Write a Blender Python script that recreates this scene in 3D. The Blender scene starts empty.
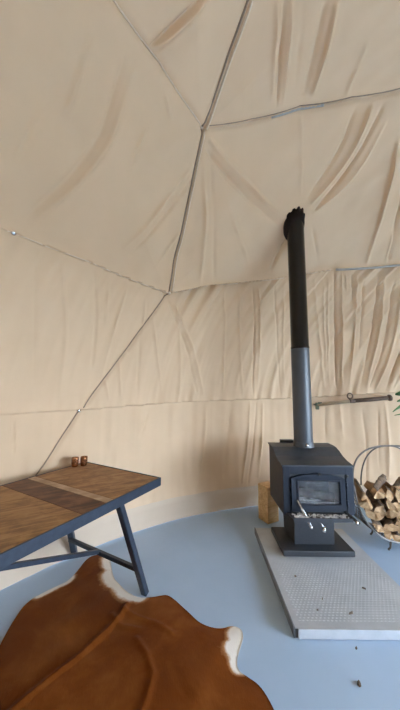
import bpy, bmesh, math, random
import numpy as np
from mathutils import Vector, Matrix, noise

random.seed(7)
PI = math.pi
R_ = math.radians
scn = bpy.context.scene
COL = scn.collection

# ------------------------------------------------------------------ helpers
def mat(name, build):
    m = bpy.data.materials.new(name)
    m.use_nodes = True
    nt = m.node_tree
    nt.nodes.clear()
    out = nt.nodes.new('ShaderNodeOutputMaterial')
    sh = build(nt)
    nt.links.new(sh, out.inputs['Surface'])
    return m

def N(nt, kind, **kw):
    n = nt.nodes.new(kind)
    for k, v in kw.items():
        if k in n.inputs:
            n.inputs[k].default_value = v
        else:
            setattr(n, k, v)
    return n

def ramp(nt, fac, stops):
    r = nt.nodes.new('ShaderNodeValToRGB')
    e = r.color_ramp.elements
    while len(e) < len(stops):
        e.new(0.5)
    for el, (p, c) in zip(e, stops):
        el.position = p
        el.color = (c[0], c[1], c[2], 1)
    nt.links.new(fac, r.inputs['Fac'])
    return r.outputs['Color']

def objcoord(nt, scale=(1, 1, 1), rot=(0, 0, 0), loc=(0, 0, 0)):
    t = nt.nodes.new('ShaderNodeTexCoord')
    mp = nt.nodes.new('ShaderNodeMapping')
    mp.inputs['Scale'].default_value = scale
    mp.inputs['Rotation'].default_value = rot
    mp.inputs['Location'].default_value = loc
    nt.links.new(t.outputs['Object'], mp.inputs['Vector'])
    return mp.outputs['Vector']

def noise_tex(nt, vec, scale, detail=4.0, rough=0.55, dist=0.0):
    n = nt.nodes.new('ShaderNodeTexNoise')
    n.inputs['Scale'].default_value = scale
    n.inputs['Detail'].default_value = detail
    n.inputs['Roughness'].default_value = rough
    n.inputs['Distortion'].default_value = dist
    nt.links.new(vec, n.inputs['Vector'])
    return n.outputs['Fac']

def bump(nt, h, strength, distance=0.01):
    b = nt.nodes.new('ShaderNodeBump')
    b.inputs['Strength'].default_value = strength
    b.inputs['Distance'].default_value = distance
    nt.links.new(h, b.inputs['Height'])
    return b.outputs['Normal']

def princ(nt, color=None, rough=0.6, metal=0.0, normal=None, colsock=None, spec=0.5, **kw):
    p = nt.nodes.new('ShaderNodeBsdfPrincipled')
    p.inputs['Roughness'].default_value = rough
    p.inputs['Metallic'].default_value = metal
    p.inputs['Specular IOR Level'].default_value = spec
    if color is not None:
        p.inputs['Base Color'].default_value = (*color, 1)
    if colsock is not None:
        nt.links.new(colsock, p.inputs['Base Color'])
    if normal is not None:
        nt.links.new(normal, p.inputs['Normal'])
    for k, v in kw.items():
        p.inputs[k].default_value = v
    return p.outputs['BSDF']

def simple(name, c0, c1, scale=20, rough=0.6, metal=0.0, bstr=0.1, stretch=(1, 1, 1), spec=0.5):
    def b(nt):
        v = objcoord(nt, stretch)
        f = noise_tex(nt, v, scale)
        return princ(nt, rough=rough, metal=metal, colsock=ramp(nt, f, [(0.3, c0), (0.7, c1)]),
                     normal=bump(nt, noise_tex(nt, v, scale * 5), bstr, 0.004), spec=spec)
    return mat(name, b)

class MB:
    """collects shapes into ONE mesh"""
    def __init__(self):
        self.bm = bmesh.new()
    def _mat(self, fs, mi):
        for f in fs:
            f.material_index = mi
    def box(self, c, s, rot=None, bevel=0.0, mi=0, seg=2):
        ret = bmesh.ops.create_cube(self.bm, size=1.0)
        vs = ret['verts']
        m = Matrix.Translation(Vector(c)) @ (rot.to_4x4() if rot is not None else Matrix.Identity(4)) @ Matrix.Diagonal((*s, 1))
        bmesh.ops.transform(self.bm, matrix=m, verts=vs)
        fs = set(f for v in vs for f in v.link_faces)
        self._mat(fs, mi)
        if bevel > 0:
            es = list(set(e for v in vs for e in v.link_edges))
            r = bmesh.ops.bevel(self.bm, geom=es, offset=bevel, segments=seg, profile=0.5, affect='EDGES')
            self._mat(r['faces'], mi)
        return self
    def bar(self, a, b, w, h, bevel=0.003, mi=0):
        """rectangular bar between two points"""
        a, b = Vector(a), Vector(b)
        d = b - a
        q = d.to_track_quat('Z', 'Y').to_matrix()
        return self.box((a + b) / 2, (w, h, d.length), q, bevel, mi)
    def tube(self, pts, r, n=10, cap=True, mi=0, closed=False):
        pts = [Vector(p) for p in pts]
        rs = r if isinstance(r, (list, tuple)) else [r] * len(pts)
        rings = []
        prev = None
        L = len(pts)
        for i, p in enumerate(pts):
            if closed:
                d = pts[(i + 1) % L] - pts[i - 1]
            else:
                d = pts[min(i + 1, L - 1)] - pts[max(i - 1, 0)]
            d.normalize()
            if prev is None:
                up = Vector((0, 0, 1)) if abs(d.z) < 0.9 else Vector((1, 0, 0))
                x = d.cross(up).normalized()
            else:
                x = (prev - d * prev.dot(d)).normalized()
            prev = x
            y = d.cross(x)
            rings.append([self.bm.verts.new(p + (x * math.cos(2 * PI * k / n) + y * math.sin(2 * PI * k / n)) * rs[i]) for k in range(n)])
        fs = []
        rng = range(L) if closed else range(L - 1)
        for i in rng:
            A, B = rings[i], rings[(i + 1) % L]
            for k in range(n):
                fs.append(self.bm.faces.new((A[k], A[(k + 1) % n], B[(k + 1) % n], B[k])))
        if cap and not closed:
            fs.append(self.bm.faces.new(rings[0][::-1]))
            fs.append(self.bm.faces.new(rings[-1]))
        for f in fs:
            f.material_index = mi
            f.smooth = True
        return self
    def lathe(self, prof, c=(0, 0, 0), n=32, m=None, mi=0):
        """prof: list of (r, z)"""
        rings = []
        M = m if m is not None else Matrix.Translation(Vector(c))
        for (r, z) in prof:
            if r < 1e-6:
                rings.append([self.bm.verts.new(M @ Vector((0, 0, z)))])
            else:
                rings.append([self.bm.verts.new(M @ Vector((r * math.cos(2 * PI * k / n), r * math.sin(2 * PI * k / n), z))) for k in range(n)])
        for A, B in zip(rings, rings[1:]):
            for k in range(n):
                k2 = (k + 1) % n
                if len(A) == 1 and len(B) == 1:
                    continue
                if len(A) == 1:
                    f = self.bm.faces.new((A[0], B[k2], B[k]))
                elif len(B) == 1:
                    f = self.bm.faces.new((A[k], A[k2], B[0]))
                else:
                    f = self.bm.faces.new((A[k], A[k2], B[k2], B[k]))
                f.smooth = True
                f.material_index = mi
        return self
    def prism(self, poly, axis, lo, hi, bevel=0.0, mi=0):
        """poly of 2-D points extruded along axis 0(x: pts are y,z) 1(y: x,z) 2(z: x,y)"""
        def P(p, t):
            return Vector((t, p[0], p[1])) if axis == 0 else Vector((p[0], t, p[1])) if axis == 1 else Vector((p[0], p[1], t))
        A = [self.bm.verts.new(P(p, lo)) for p in poly]
        B = [self.bm.verts.new(P(p, hi)) for p in poly]
        fs = [self.bm.faces.new(A[::-1]), self.bm.faces.new(B)]
        n = len(poly)
        for k in range(n):
            fs.append(self.bm.faces.new((A[k], A[(k + 1) % n], B[(k + 1) % n], B[k])))
        self._mat(fs, mi)
        if bevel > 0:
            es = list(set(e for f in fs for e in f.edges))
            r = bmesh.ops.bevel(self.bm, geom=es, offset=bevel, segments=2, profile=0.5, affect='EDGES')
            self._mat(r['faces'], mi)
        return self
    def build(self, name, mats, parent=None, smooth=None):
        bmesh.ops.recalc_face_normals(self.bm, faces=self.bm.faces)
        me = bpy.data.meshes.new(name)
        self.bm.to_mesh(me)
        self.bm.free()
        if smooth is not None:
            for p in me.polygons:
                p.use_smooth = smooth
        return link(name, me, mats, parent)

def link(name, me, mats, parent=None):
    o = bpy.data.objects.new(name, me)
    COL.objects.link(o)
    for m in (mats if isinstance(mats, (list, tuple)) else [mats]):
        me.materials.append(m)
    if parent is not None:
        o.parent = parent
        # children are modelled in world space: undo the parent's placement
        pm = parent
        M = Matrix.Identity(4)
        chain = []
        while pm is not None:
            chain.append(pm)
            pm = pm.parent
        for q in reversed(chain):
            M = M @ q.matrix_parent_inverse @ q.matrix_basis
        o.matrix_parent_inverse = M.inverted()
    return o

def tag(o, label=None, cat=None, group=None, kind=None):
    if label: o['label'] = label
    if cat: o['category'] = cat
    if group: o['group'] = group
    if kind: o['kind'] = kind
    return o

def thing(name, label, cat, loc, group=None):
    o = bpy.data.objects.new(name, None)
    COL.objects.link(o)
    o.location = loc
    o.empty_display_size = 0.1
    return tag(o, label, cat, group)

# ------------------------------------------------------------------ materials
def fabric_b(c_lo, c_hi, trans):
    def b(nt):
        v = objcoord(nt)
        f = noise_tex(nt, v, 2.3, 6, 0.6)
        col = ramp(nt, f, [(0.25, c_lo), (0.75, c_hi)])
        fine = noise_tex(nt, v, 340, 2)
        nrm = bump(nt, fine, 0.25, 0.002)
        d = N(nt, 'ShaderNodeBsdfDiffuse'); t = N(nt, 'ShaderNodeBsdfTranslucent')
        nt.links.new(col, d.inputs['Color']); nt.links.new(col, t.inputs['Color'])
        nt.links.new(nrm, d.inputs['Normal'])
        mx = N(nt, 'ShaderNodeMixShader'); mx.inputs[0].default_value = trans
        nt.links.new(d.outputs[0], mx.inputs[1]); nt.links.new(t.outputs[0], mx.inputs[2])
        return mx.outputs[0]
    return b
M_canvas = mat('canvas', fabric_b((.60, .447, .305), (.65, .487, .337), .005))
M_flap = mat('flap_canvas', fabric_b((.50, .41, .32), (.56, .46, .36), .003))
M_seam_shade = simple('seam_shade', (.22, .165, .12), (.30, .23, .17), 30, .7)  # dark seam lines: shade of the gaps between panels, put into colour
M_piping = simple('piping', (.60, .49, .37), (.68, .57, .44), 60, .8)
M_strut_grey = simple('grey_strut', (.36, .36, .35), (.44, .44, .43), 30, .5, 0)

def floor_b(nt):
    v = objcoord(nt)
    f = noise_tex(nt, v, 1.6, 6, .62, .4)
    col = ramp(nt, f, [(.28, (.325, .445, .60)), (.72, (.38, .50, .66))])
    f2 = noise_tex(nt, v, 26, 5, .7)
    mk = ramp(nt, f2, [(.68, (0, 0, 0)), (.76, (1, 1, 1))])
    mx = N(nt, 'ShaderNodeMixRGB', blend_type='MIX')
    mr = N(nt, 'ShaderNodeMath', operation='MULTIPLY'); mr.inputs[1].default_value = .22
    nt.links.new(mk, mr.inputs[0]); nt.links.new(mr.outputs[0], mx.inputs[0])
    nt.links.new(col, mx.inputs[1]); mx.inputs[2].default_value = (.45, .55, .66, 1)
    return princ(nt, rough=.52, colsock=mx.outputs[0], normal=bump(nt, f2, .08, .003), spec=.45)
M_floor = mat('painted_floor', floor_b)
M_ground = simple('ground', (.10, .11, .07), (.15, .15, .11), 3, .95)

M_stove = simple('stove_paint', (.011, .016, .028), (.015, .021, .035), 60, .5, 0, .08, spec=.3)
M_stove_top = simple('stove_top_glare_paint', (.030, .034, .042), (.046, .050, .058), 30, .42, 0, .08, spec=.5)  # paler than the front: the wall's grazing reflection put into the colour
M_stove_side = simple('stove_body_paint', (.030, .033, .038), (.040, .043, .048), 40, .5, 0, .08)
M_black = simple('matt_black', (.012, .012, .013), (.02, .02, .02), 40, .6)
M_iron = simple('cast_iron', (.018, .022, .028), (.028, .032, .040), 80, .5, 0, .2)
M_pipe_up = simple('black_flue', (.006, .005, .005), (.010, .008, .008), 12, .24, 0, .03, (1, 1, .2), spec=.35)
M_pipe_lo = simple('grey_flue', (.045, .055, .07), (.062, .073, .09), 14, .38, .1, .04, (1, 1, .3), spec=.6)
M_chrome = simple('bright_steel', (.55, .56, .58), (.72, .72, .73), 60, .25, .9)
M_rubber = simple('dark_rubber', (.010, .005, .004), (.016, .009, .007), 30, .7, spec=.15)

def glass_b(nt):
    v = objcoord(nt)
    f = noise_tex(nt, v, 9, 6, .65, .5)
    soot = ramp(nt, f, [(.38, (.03, .03, .03)), (.58, (.16, .16, .16)), (.78, (.5, .48, .45))])
    d = princ(nt, rough=.35, colsock=ramp(nt, noise_tex(nt, v, 14, 5), [(.35, (.13, .115, .10)), (.65, (.34, .325, .31))]))
    tr = N(nt, 'ShaderNodeBsdfTransparent')
    gl = N(nt, 'ShaderNodeBsdfGlossy', Roughness=.06)
    m1 = N(nt, 'ShaderNodeMixShader')
    nt.links.new(soot, m1.inputs[0]); nt.links.new(tr.outputs[0], m1.inputs[1]); nt.links.new(d, m1.inputs[2])
    m2 = N(nt, 'ShaderNodeMixShader'); m2.inputs[0].default_value = .06
    nt.links.new(m1.outputs[0], m2.inputs[1]); nt.links.new(gl.outputs[0], m2.inputs[2])
    return m2.outputs[0]
M_glass = mat('sooty_glass', glass_b)
M_ash = simple('ash', (.42, .41, .40), (.78, .77, .75), 45, .9, 0, .5)
M_char = simple('charred_wood', (.02, .018, .016), (.18, .15, .12), 22, .9, 0, .6)

def hearth_b(nt):
    v = objcoord(nt)
    f = noise_tex(nt, v, 5, 6, .65)
    col = ramp(nt, f, [(.3, (.39, .415, .45)), (.7, (.50, .525, .555))])
    return princ(nt, rough=.5, metal=.15, colsock=col, normal=bump(nt, noise_tex(nt, v, 120), .1, .003))
M_hearth = mat('hearth_steel', hearth_b)
M_hearth_edge = simple('hearth_edge', (.37, .395, .43), (.46, .485, .52), 12, .5, .1)
M_hearth_side = simple('hearth_core', (.13, .14, .155), (.19, .20, .215), 12, .7)

M_steel = simple('blue_grey_steel', (.020, .030, .048), (.030, .042, .064), 30, .42, .1, .06, spec=.35)

def board(name, a, b_, c, seed, along):
    def bb(nt):
        v = objcoord(nt, (1, 1, 1), (0, 0, along), (seed, seed * .7, 0))
        mp = N(nt, 'ShaderNodeMapping'); mp.inputs['Scale'].default_value = (1.3, 14, 14)
        nt.links.new(v, mp.inputs['Vector'])
        g = noise_tex(nt, mp.outputs[0], 3.0, 7, .62, 1.2)
        g2 = noise_tex(nt, v, 8, 6, .6, .9)
        m = N(nt, 'ShaderNodeMath', operation='MULTIPLY_ADD'); m.inputs[1].default_value = .55
        nt.links.new(g, m.inputs[0])
        mm = N(nt, 'ShaderNodeMath', operation='MULTIPLY'); mm.inputs[1].default_value = .45
        nt.links.new(g2, mm.inputs[0]); nt.links.new(mm.outputs[0], m.inputs[2])
        col = ramp(nt, m.outputs[0], [(.40, a), (.5, b_), (.60, c)])
        return princ(nt, rough=.5, colsock=col, normal=bump(nt, g, .12, .003), spec=.3)
    return mat(name, bb)

M_pine = board('pine', (.50, .30, .13), (.62, .40, .19), (.72, .50, .27), 3.1, 0)
def bark_b(nt):
    v = objcoord(nt, (1, 1, .35))
    f = noise_tex(nt, v, 26, 6, .7, .4)
    return princ(nt, rough=.9, colsock=ramp(nt, f, [(.3, (.035, .024, .016)), (.5, (.13, .085, .055)), (.75, (.26, .19, .13))]),
                 normal=bump(nt, f, .8, .01))
M_bark = mat('bark', bark_b)
def split_b(nt):
    v = objcoord(nt, (1, .12, 1))
    f = noise_tex(nt, v, 34, 6, .6, .4)
    oi = nt.nodes.new('ShaderNodeObjectInfo')
    col = ramp(nt, f, [(.28, (.20, .105, .045)), (.5, (.40, .235, .115)), (.75, (.60, .40, .22))])
    hv = N(nt, 'ShaderNodeHueSaturation')
    mr = N(nt, 'ShaderNodeMapRange'); mr.inputs['To Min'].default_value = .65; mr.inputs['To Max'].default_value = 1.25
    nt.links.new(oi.outputs['Random'], mr.inputs['Value']); nt.links.new(mr.outputs[0], hv.inputs['Value'])
    nt.links.new(col, hv.inputs['Color'])
    return princ(nt, rough=.8, colsock=hv.outputs[0], normal=bump(nt, f, .4, .006))
M_split = mat('split_wood', split_b)
def logend_b(nt):
    v = objcoord(nt)
    f = noise_tex(nt, v, 40, 5, .6)
    return princ(nt, rough=.85, colsock=ramp(nt, f, [(.3, (.32, .19, .09)), (.7, (.58, .40, .23))]), normal=bump(nt, f, .3, .005))
M_logend = mat('log_end', logend_b)
M_wire = simple('dark_wire', (.09, .075, .065), (.15, .125, .11), 30, .4, .5)
M_rim = simple('rim_wire', (.13, .12, .115), (.20, .185, .175), 30, .42, .5)
M_brass = simple('aged_brass', (.36, .28, .19), (.47, .38, .27), 18, .5, .2)
M_brown = simple('brown_metal', (.09, .06, .045), (.15, .10, .075), 30, .5, .4)
M_green_clip = simple('green_clip', (.05, .07, .045), (.09, .11, .07), 30, .6)
def copper_b(nt):
    v = objcoord(nt)
    f = noise_tex(nt, v, 40, 4)
    return princ(nt, rough=.22, metal=.9, colsock=ramp(nt, f, [(.3, (.20, .075, .03)), (.7, (.50, .26, .14))]), normal=bump(nt, f, .25, .003))
M_copper = mat('copper', copper_b)
M_leaf = simple('leaf', (.035, .10, .025), (.08, .19, .05), 9, .45)
M_stem = simple('stem', (.12, .09, .05), (.18, .14, .08), 20, .8)
M_pot = simple('terracotta_pot', (.40, .19, .11), (.50, .26, .16), 12, .8)
M_soil = simple('soil', (.03, .02, .014), (.07, .05, .035), 40, .95, 0, .8)
M_chip = simple('chip_bark', (.06, .045, .035), (.16, .12, .09), 60, .9)
M_frame = simple('door_frame_paint', (.05, .05, .05), (.08, .08, .08), 20, .5)

# seams and folds of the lining: (azimuth in degrees, height along the cloth above the springing line)
SEAMS = {
    'ring_left': [(-66.83, 1.33), (-59.75, 1.384), (-58.33, 1.392), (-48.54, 1.409), (-34.09, 1.347)],
    'ring_back': [(-34.09, 1.347), (-25.59, 1.523), (-8.6, 1.726), (1.49, 1.825), (15.93, 1.838), (34.63, 1.756)],
    'upright': [(-36.54, 2.747), (-34.8, 2.349), (-34.15, 1.872), (-34.09, 1.347)],
    'brace': [(-34.09, 1.347), (-40.33, 0.707), (-46.45, 0.129), (-50.56, -0.276), (-53.1, -0.489)],
    'fan_left': [(-36.54, 2.747), (-48.33, 2.856), (-57.11, 2.858), (-62.73, 2.864), (-72, 2.8), (-85, 2.7)],
    'fan_mid': [(-36.54, 2.747), (-37.31, 3.132), (-38.49, 3.446), (-40.85, 3.655), (-46, 4.2), (-55, 4.8)],
    'fan_right': [(-36.54, 2.747), (-27.53, 2.959), (-16.96, 3.17), (-5.33, 3.293), (6.2, 3.348), (29.51, 3.264)],
}
CREASES=[
    ([(-56.77, 1.513), (-51.64, 2.142), (-51.52, 2.422), (-51.66, 2.765)],0.05,0.016),
    ([(-57.52, 1.546), (-52.86, 2.156), (-52.89, 2.406), (-53.18, 2.726)],0.06,-0.012),
    ([(-44.48, 1.594), (-39.73, 2.065), (-36.1, 2.46)],0.035,0.013),
    ([(-43.26, 1.565), (-37.99, 2.058), (-35.05, 2.401)],0.03,-0.012),
    ([(-47.45, 2.154), (-46.78, 2.556)],0.03,0.008),
    ([(-45.68, 2.75), (-42.93, 2.623)],0.02,0.007),
    ([(-37.82, 1.546), (-34.2, 1.984)],0.03,0.008),
    ([(-57.54, 2.163), (-58.24, 2.651)],0.1,0.012),
    ([(-60.78, 1.782), (-59.6, 2.254)],0.1,-0.01),
    ([(-50.59, 2.865), (-48.96, 3.045), (-46.87, 3.262)],0.02,-0.018),
    ([(-49.6, 2.882), (-47.92, 3.063), (-45.82, 3.283)],0.028,0.018),
    ([(-37.08, 2.805), (-36.97, 3.156), (-37.54, 3.466)],0.025,0.012),
    ([(-31.93, 3.591), (-21.96, 3.132)],0.022,-0.022),
    ([(-30.42, 3.615), (-20.71, 3.159)],0.022,0.02),
    ([(-33.4, 3.567), (-23.9, 3.147)],0.03,0.012),
    ([(-19.83, 3.719), (-17.12, 3.505), (-15.12, 3.261)],0.05,0.024),
    ([(-22.28, 3.696), (-19.84, 3.506), (-17.09, 3.244)],0.045,-0.02),
    ([(-7.46, 3.612), (-6.67, 3.295)],0.04,0.012),
    ([(-27.96, 3.65), (-19.36, 3.26)],0.05,-0.008),
    ([(-34.84, 2.711), (-25.51, 2.583), (-11.98, 2.312)],0.04,0.02),
    ([(-34.58, 2.628), (-26.79, 2.507), (-13.64, 2.263)],0.035,-0.016),
    ([(-34.1, 2.712), (-28.83, 2.233), (-24.75, 1.541)],0.05,-0.008),
    ([(-34.78, 2.625), (-29.92, 2.125), (-27.82, 1.511)],0.04,0.01),
    ([(-7.51, 2.486), (-1.49, 2.876), (0.58, 3.27)],0.035,0.026),
    ([(-6.26, 2.416), (0.34, 2.861), (3.19, 3.256)],0.032,-0.02),
    ([(-8.75, 2.517), (-4.3, 2.909), (-3.03, 3.242)],0.034,-0.016),
    ([(-6.61, 2.396), (1.14, 2.714), (5.02, 3.162)],0.03,0.012),
    ([(-10.24, 2.546), (-13.3, 2.905), (-16.11, 3.151)],0.05,0.008),
    ([(-10.27, 2.204), (-12.47, 1.788)],0.05,-0.025),
    ([(-5.44, 2.293), (-1.69, 1.935)],0.03,-0.008),
    ([(9.03, 3.01), (9.71, 2.609), (9.09, 1.88)],0.06,0.03),
    ([(12.56, 2.992), (13.57, 2.545), (13.5, 1.884)],0.06,-0.03),
    ([(13.53, 2.266), (12.77, 1.866)],0.02,0.01),
    ([(-27.08, 2.348), (-17.42, 1.811)],0.06,0.007),
    ([(-32.13, 1.274), (-29.82, 0.764), (-29.44, 0.249)],0.03,0.008),
    ([(-33.82, 1.277), (-28.68, 0.826), (-25.7, 0.271)],0.025,-0.01),
    ([(-33.02, 1.286), (-27.41, 0.833), (-24.19, 0.248)],0.03,0.012),
    ([(-22.01, 1.499), (-20.77, 1.042), (-20.06, 0.295)],0.02,0.008),
    ([(-15.67, 1.577), (-13.9, 1.072), (-13.33, 0.248)],0.016,-0.014),
    ([(-14.5, 1.584), (-12.74, 1.076), (-12.21, 0.248)],0.022,0.012),
    ([(-18.7, 1.557), (-17.31, 0.936), (-15.58, 0.247)],0.03,0.007),
    ([(-10.88, 1.637), (-8.82, 1.088), (-7.05, 0.25)],0.02,-0.008),
    ([(-8.53, 1.646), (-6.17, 0.326)],0.022,0.009),
    ([(-1.9, 1.755), (0.68, 1.102), (2.52, 0.332)],0.03,0.008),
    ([(0.3, 1.779), (3.15, 0.461)],0.02,0.008),
    ([(2.73, 1.791), (4.36, 1.102), (5.02, 0.359)],0.022,-0.026),
    ([(4.23, 1.801), (5.63, 1.101), (6.05, 0.36)],0.02,0.022),
    ([(1.38, 1.791), (3.57, 0.397)],0.02,0.012),
    ([(5.18, 1.777), (5.78, 1.567)],0.014,0.012),
    ([(6.48, 1.775), (7.43, 1.396)],0.016,-0.016),
    ([(7.54, 1.772), (8.32, 1.099), (7.47, 0.399)],0.018,0.014),
    ([(9.02, 1.768), (9.54, 1.097), (9.16, 0.846)],0.02,-0.01),
    ([(11.92, 1.747), (12.16, 1.216), (9.85, 0.413)],0.022,-0.018),
    ([(13.11, 1.742), (13.39, 1.151), (10.81, 0.388)],0.024,0.018),
    ([(15.19, 1.676), (14.35, 0.902), (11.38, 0.363)],0.022,-0.016),
    ([(16.74, 1.645), (15.84, 0.862), (12.5, 0.338)],0.024,0.016),
    ([(18.93, 1.074), (14.35, 0.34)],0.025,-0.02),
    ([(20.67, 1.007), (15.78, 0.316)],0.025,0.016),
    ([(-52.25, 1.331), (-49.85, 0.814), (-49.61, 0.229)],0.05,0.006),
    ([(-47.47, 1.345), (-45.83, 0.945), (-45.59, 0.492)],0.03,-0.006),
    ([(-41.78, 1.323), (-43.03, 0.881), (-43.87, 0.405)],0.025,0.007),
    ([(-44.99, 1.336), (-44.32, 0.869)],0.03,0.005),
    ([(-38.22, 1.226), (-37.81, 0.927)],0.02,0.006),
    ([(-55.62, 1.344), (-52.58, 0.235)],0.05,-0.006),
    ([(-36.5, 1.124), (-32.66, 0.261)],0.025,0.007),
    ([(-38.18, 0.924), (-37.52, 0.233)],0.03,-0.006),
    ([(-41.35, 0.623), (-40.33, 0.235)],0.02,0.006),
    ([(-43.27, 0.425), (-42.29, 0.218)],0.02,0.006),
    ([(-17.78, 0.15), (-18.67, -0.274), (-19.54, -0.724)],0.04,-0.008),
    ([(-13.77, 0.173), (-14.28, -0.286), (-15.91, -0.789)],0.022,0.014),
    ([(-12.2, 0.173), (-13.0, -0.407), (-14.61, -0.796)],0.018,-0.012),
    ([(-10.85, 0.173), (-11.2, -0.292), (-12.22, -0.737)],0.022,0.012),
    ([(-23.48, 0.154), (-23.81, -0.367), (-25.38, -0.81)],0.05,0.007),
    ([(-34.83, 0.126), (-36.45, -0.19)],0.06,-0.006),
    ([(5.76, 0.143), (6.19, -0.29)],0.03,0.008),
    ([(10.08, 0.111), (10.7, -0.399), (9.93, -0.779)],0.03,-0.008),
    ([(14.46, 0.216), (14.7, -0.385), (13.95, -0.736)],0.03,0.01),
    ([(13.1, 0.115), (12.65, -0.627)],0.02,-0.008),
    ([(2.88, 0.153), (2.54, -0.295)],0.025,-0.008),
    ([(-54.57, 0.093), (-54.19, -0.166)],0.008,-0.006),
]
PX, PY = .993, 2.575
FLUE = (math.degrees(math.atan2(PX - 1.45, PY + .03)), 3.45 * math.acos(math.hypot(PX - 1.45, PY + .03) / 3.45))
SKY, EXPO = 20.0, 0.34
# ------------------------------------------------------------------ the tent: one lining laid over the dome
CX, CY, RAD, ZC = 1.45, -.03, 3.45, 1.05
def dome(az, h, d=0.0):
    """az in degrees from +Y towards +X, h = height along the lining from the springing line, d = distance into the room"""
    a = R_(az)
    if h < 0:
        r, z = RAD - d, ZC + h
    else:
        el = h / RAD
        r, z = (RAD - d) * math.cos(el), ZC + (RAD - d) * math.sin(el)
    return Vector((CX + r * math.sin(a), CY + r * math.cos(a), z))

HEM = .235 - ZC
azs = np.concatenate([np.arange(-80, 38.01, .14), np.arange(40, 279, 2.0)])
hs = np.concatenate([np.arange(HEM, 4.4, .0095), np.arange(4.45, RAD * PI / 2, .12)])
AZ, HH = np.meshgrid(azs, hs, indexing='ij')
EL = np.clip(HH, 0, None) / RAD

def interp_h(poly, az):
    xs = np.array([p[0] for p in poly]); ys = np.array([p[1] for p in poly])
    return np.interp(az, xs, ys)
ring_pts = SEAMS['ring_left'] + SEAMS['ring_back'][1:] + [(60, 1.6), (100, 1.55), (260, 1.45)]
ring_pts = [(p if p[0] > -66 else (p[0], p[1])) for p in ring_pts]
RING = interp_h(ring_pts, AZ)
LOWER = interp_h([(-60, .136), (-46, .137), (-29, .182), (-2.6, .226), (17.2, .317), (40, .3), (60, .2), (270, .14)], AZ)

def seg_dist(poly):
    """distance on the lining to a polyline, and the position along it 0..1"""
    best = np.full(AZ.shape, 1e9); tt = np.zeros(AZ.shape)
    n = len(poly) - 1
    for i in range(n):
        (a0, h0), (a1, h1) = poly[i], poly[i + 1]
        c = math.cos(max(0, (h0 + h1) / 2) / RAD) * RAD * PI / 180
        px = (AZ - a0) * np.cos(EL) * RAD * PI / 180
        sx = (a1 - a0) * c; sy = h1 - h0
        py = HH - h0
        L2 = sx * sx + sy * sy + 1e-9
        t = np.clip((px * sx + py * sy) / L2, 0, 1)
        d = np.hypot(px - t * sx, py - t * sy)
        m = d < best
        best = np.where(m, d, best); tt = np.where(m, (i + t) / n, tt)
    return best, tt

rng = np.random.default_rng(5)
def vnoise(u, v, seed):
    g = np.random.default_rng(seed).random((257, 257)); g[256] = g[0]; g[:, 256] = g[:, 0]
    iu = np.floor(u).astype(int); iv = np.floor(v).astype(int)
    fu = u - iu; fv = v - iv
    fu = fu * fu * (3 - 2 * fu); fv = fv * fv * (3 - 2 * fv)
    iu %= 256; iv %= 256
    return ((g[iu, iv] * (1 - fu) + g[iu + 1, iv] * fu) * (1 - fv) + (g[iu, iv + 1] * (1 - fu) + g[iu + 1, iv + 1] * fu) * fv) - .5

D = np.zeros(AZ.shape)
above = HH > RING
low = HH < LOWER
mid = (~above) & (~low)
# the cloth is drawn to its seams and hangs a little into the room between them
dmin = np.full(AZ.shape, 1e9)
for nme in ('upright', 'fan_left', 'fan_mid', 'fan_right', 'brace'):
    d_, t_ = seg_dist(SEAMS[nme])
    if nme == 'brace':
        d_ = np.where(above, 1e9, d_)
    else:
        d_ = np.where(above, d_, 1e9)
    dmin = np.minimum(dmin, d_)
    D -= .016 * np.exp(-(d_ / .022) ** 2)
dring = np.abs(HH - RING)
dmin = np.minimum(dmin, dring)
upper_sag = .055 * (1 - np.exp(-(dmin / .28) ** 2))
D += np.where(above, upper_sag, 0)
# below the ring the lining starts behind the strut and hangs free to the lower seam
back = np.clip((AZ + 38) / 8, 0, 1)
hang = (RING - HH) / np.maximum(RING - LOWER, .05)
D += np.where(mid, .035 * np.sin(np.clip(hang, 0, 1) * PI) * (1 - .6 * np.exp(-(dmin / .15) ** 2)) + .022 * np.clip(hang, 0, 1) ** 2, 0)
D -= np.where(mid, (.020 + .030 * back) * np.exp(-(RING - HH) / .07), 0)
D += np.where(above, (.010 + .016 * back) * np.exp(-(HH - RING) / .05), 0)
D -= np.where(low, .010, 0)
D += np.where(mid, .014 * np.exp(-(HH - LOWER) / .05), 0)
# the upper right panel's hem laps over the one below it
FR = interp_h(SEAMS['fan_right'], AZ)
lap = np.clip((AZ + 36) / 6, 0, 1) * np.clip((36 - AZ) / 4, 0, 1)
D += lap * np.where(HH > FR, .022 * np.exp(-(HH - FR) / .10), -.020 * np.exp(-(FR - HH) / .06)) * (np.abs(HH - FR) < .5)

# small gathers
wid = (AZ + 100) * np.cos(EL) * RAD * PI / 180
gath = vnoise(wid / .085, HH / .9 + 40, 3) + .6 * vnoise(wid / .045, HH / .6 + 9, 4)
fade = np.exp(-(RING - HH) / .35) + .55 * np.exp(-np.abs(HH - LOWER) / .22) + .25
D += np.where(mid, .056 * gath * fade * (.45 + .75 * back), 0)
D += np.where(low, .020 * (vnoise(wid / .12, HH / .8, 6) + .5 * vnoise(wid / .06, HH / .5 + 3, 8)), 0)
soft = vnoise(wid / .34 + 3, HH / .45 + 11, 7) + .5 * vnoise((wid + HH) / .16, (HH - wid) / .30 + 31, 9)
D += np.where(above, .045 * soft, .012 * soft)
def rounded(p, n=2):
    for _ in range(n if len(p) > 2 else 0):
        r = [p[0]]
        for a, b_ in zip(p, p[1:]):
            r += [(a[0] * .75 + b_[0] * .25, a[1] * .75 + b_[1] * .25), (a[0] * .25 + b_[0] * .75, a[1] * .25 + b_[1] * .75)]
        p = r + [p[-1]]
    return p
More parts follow.
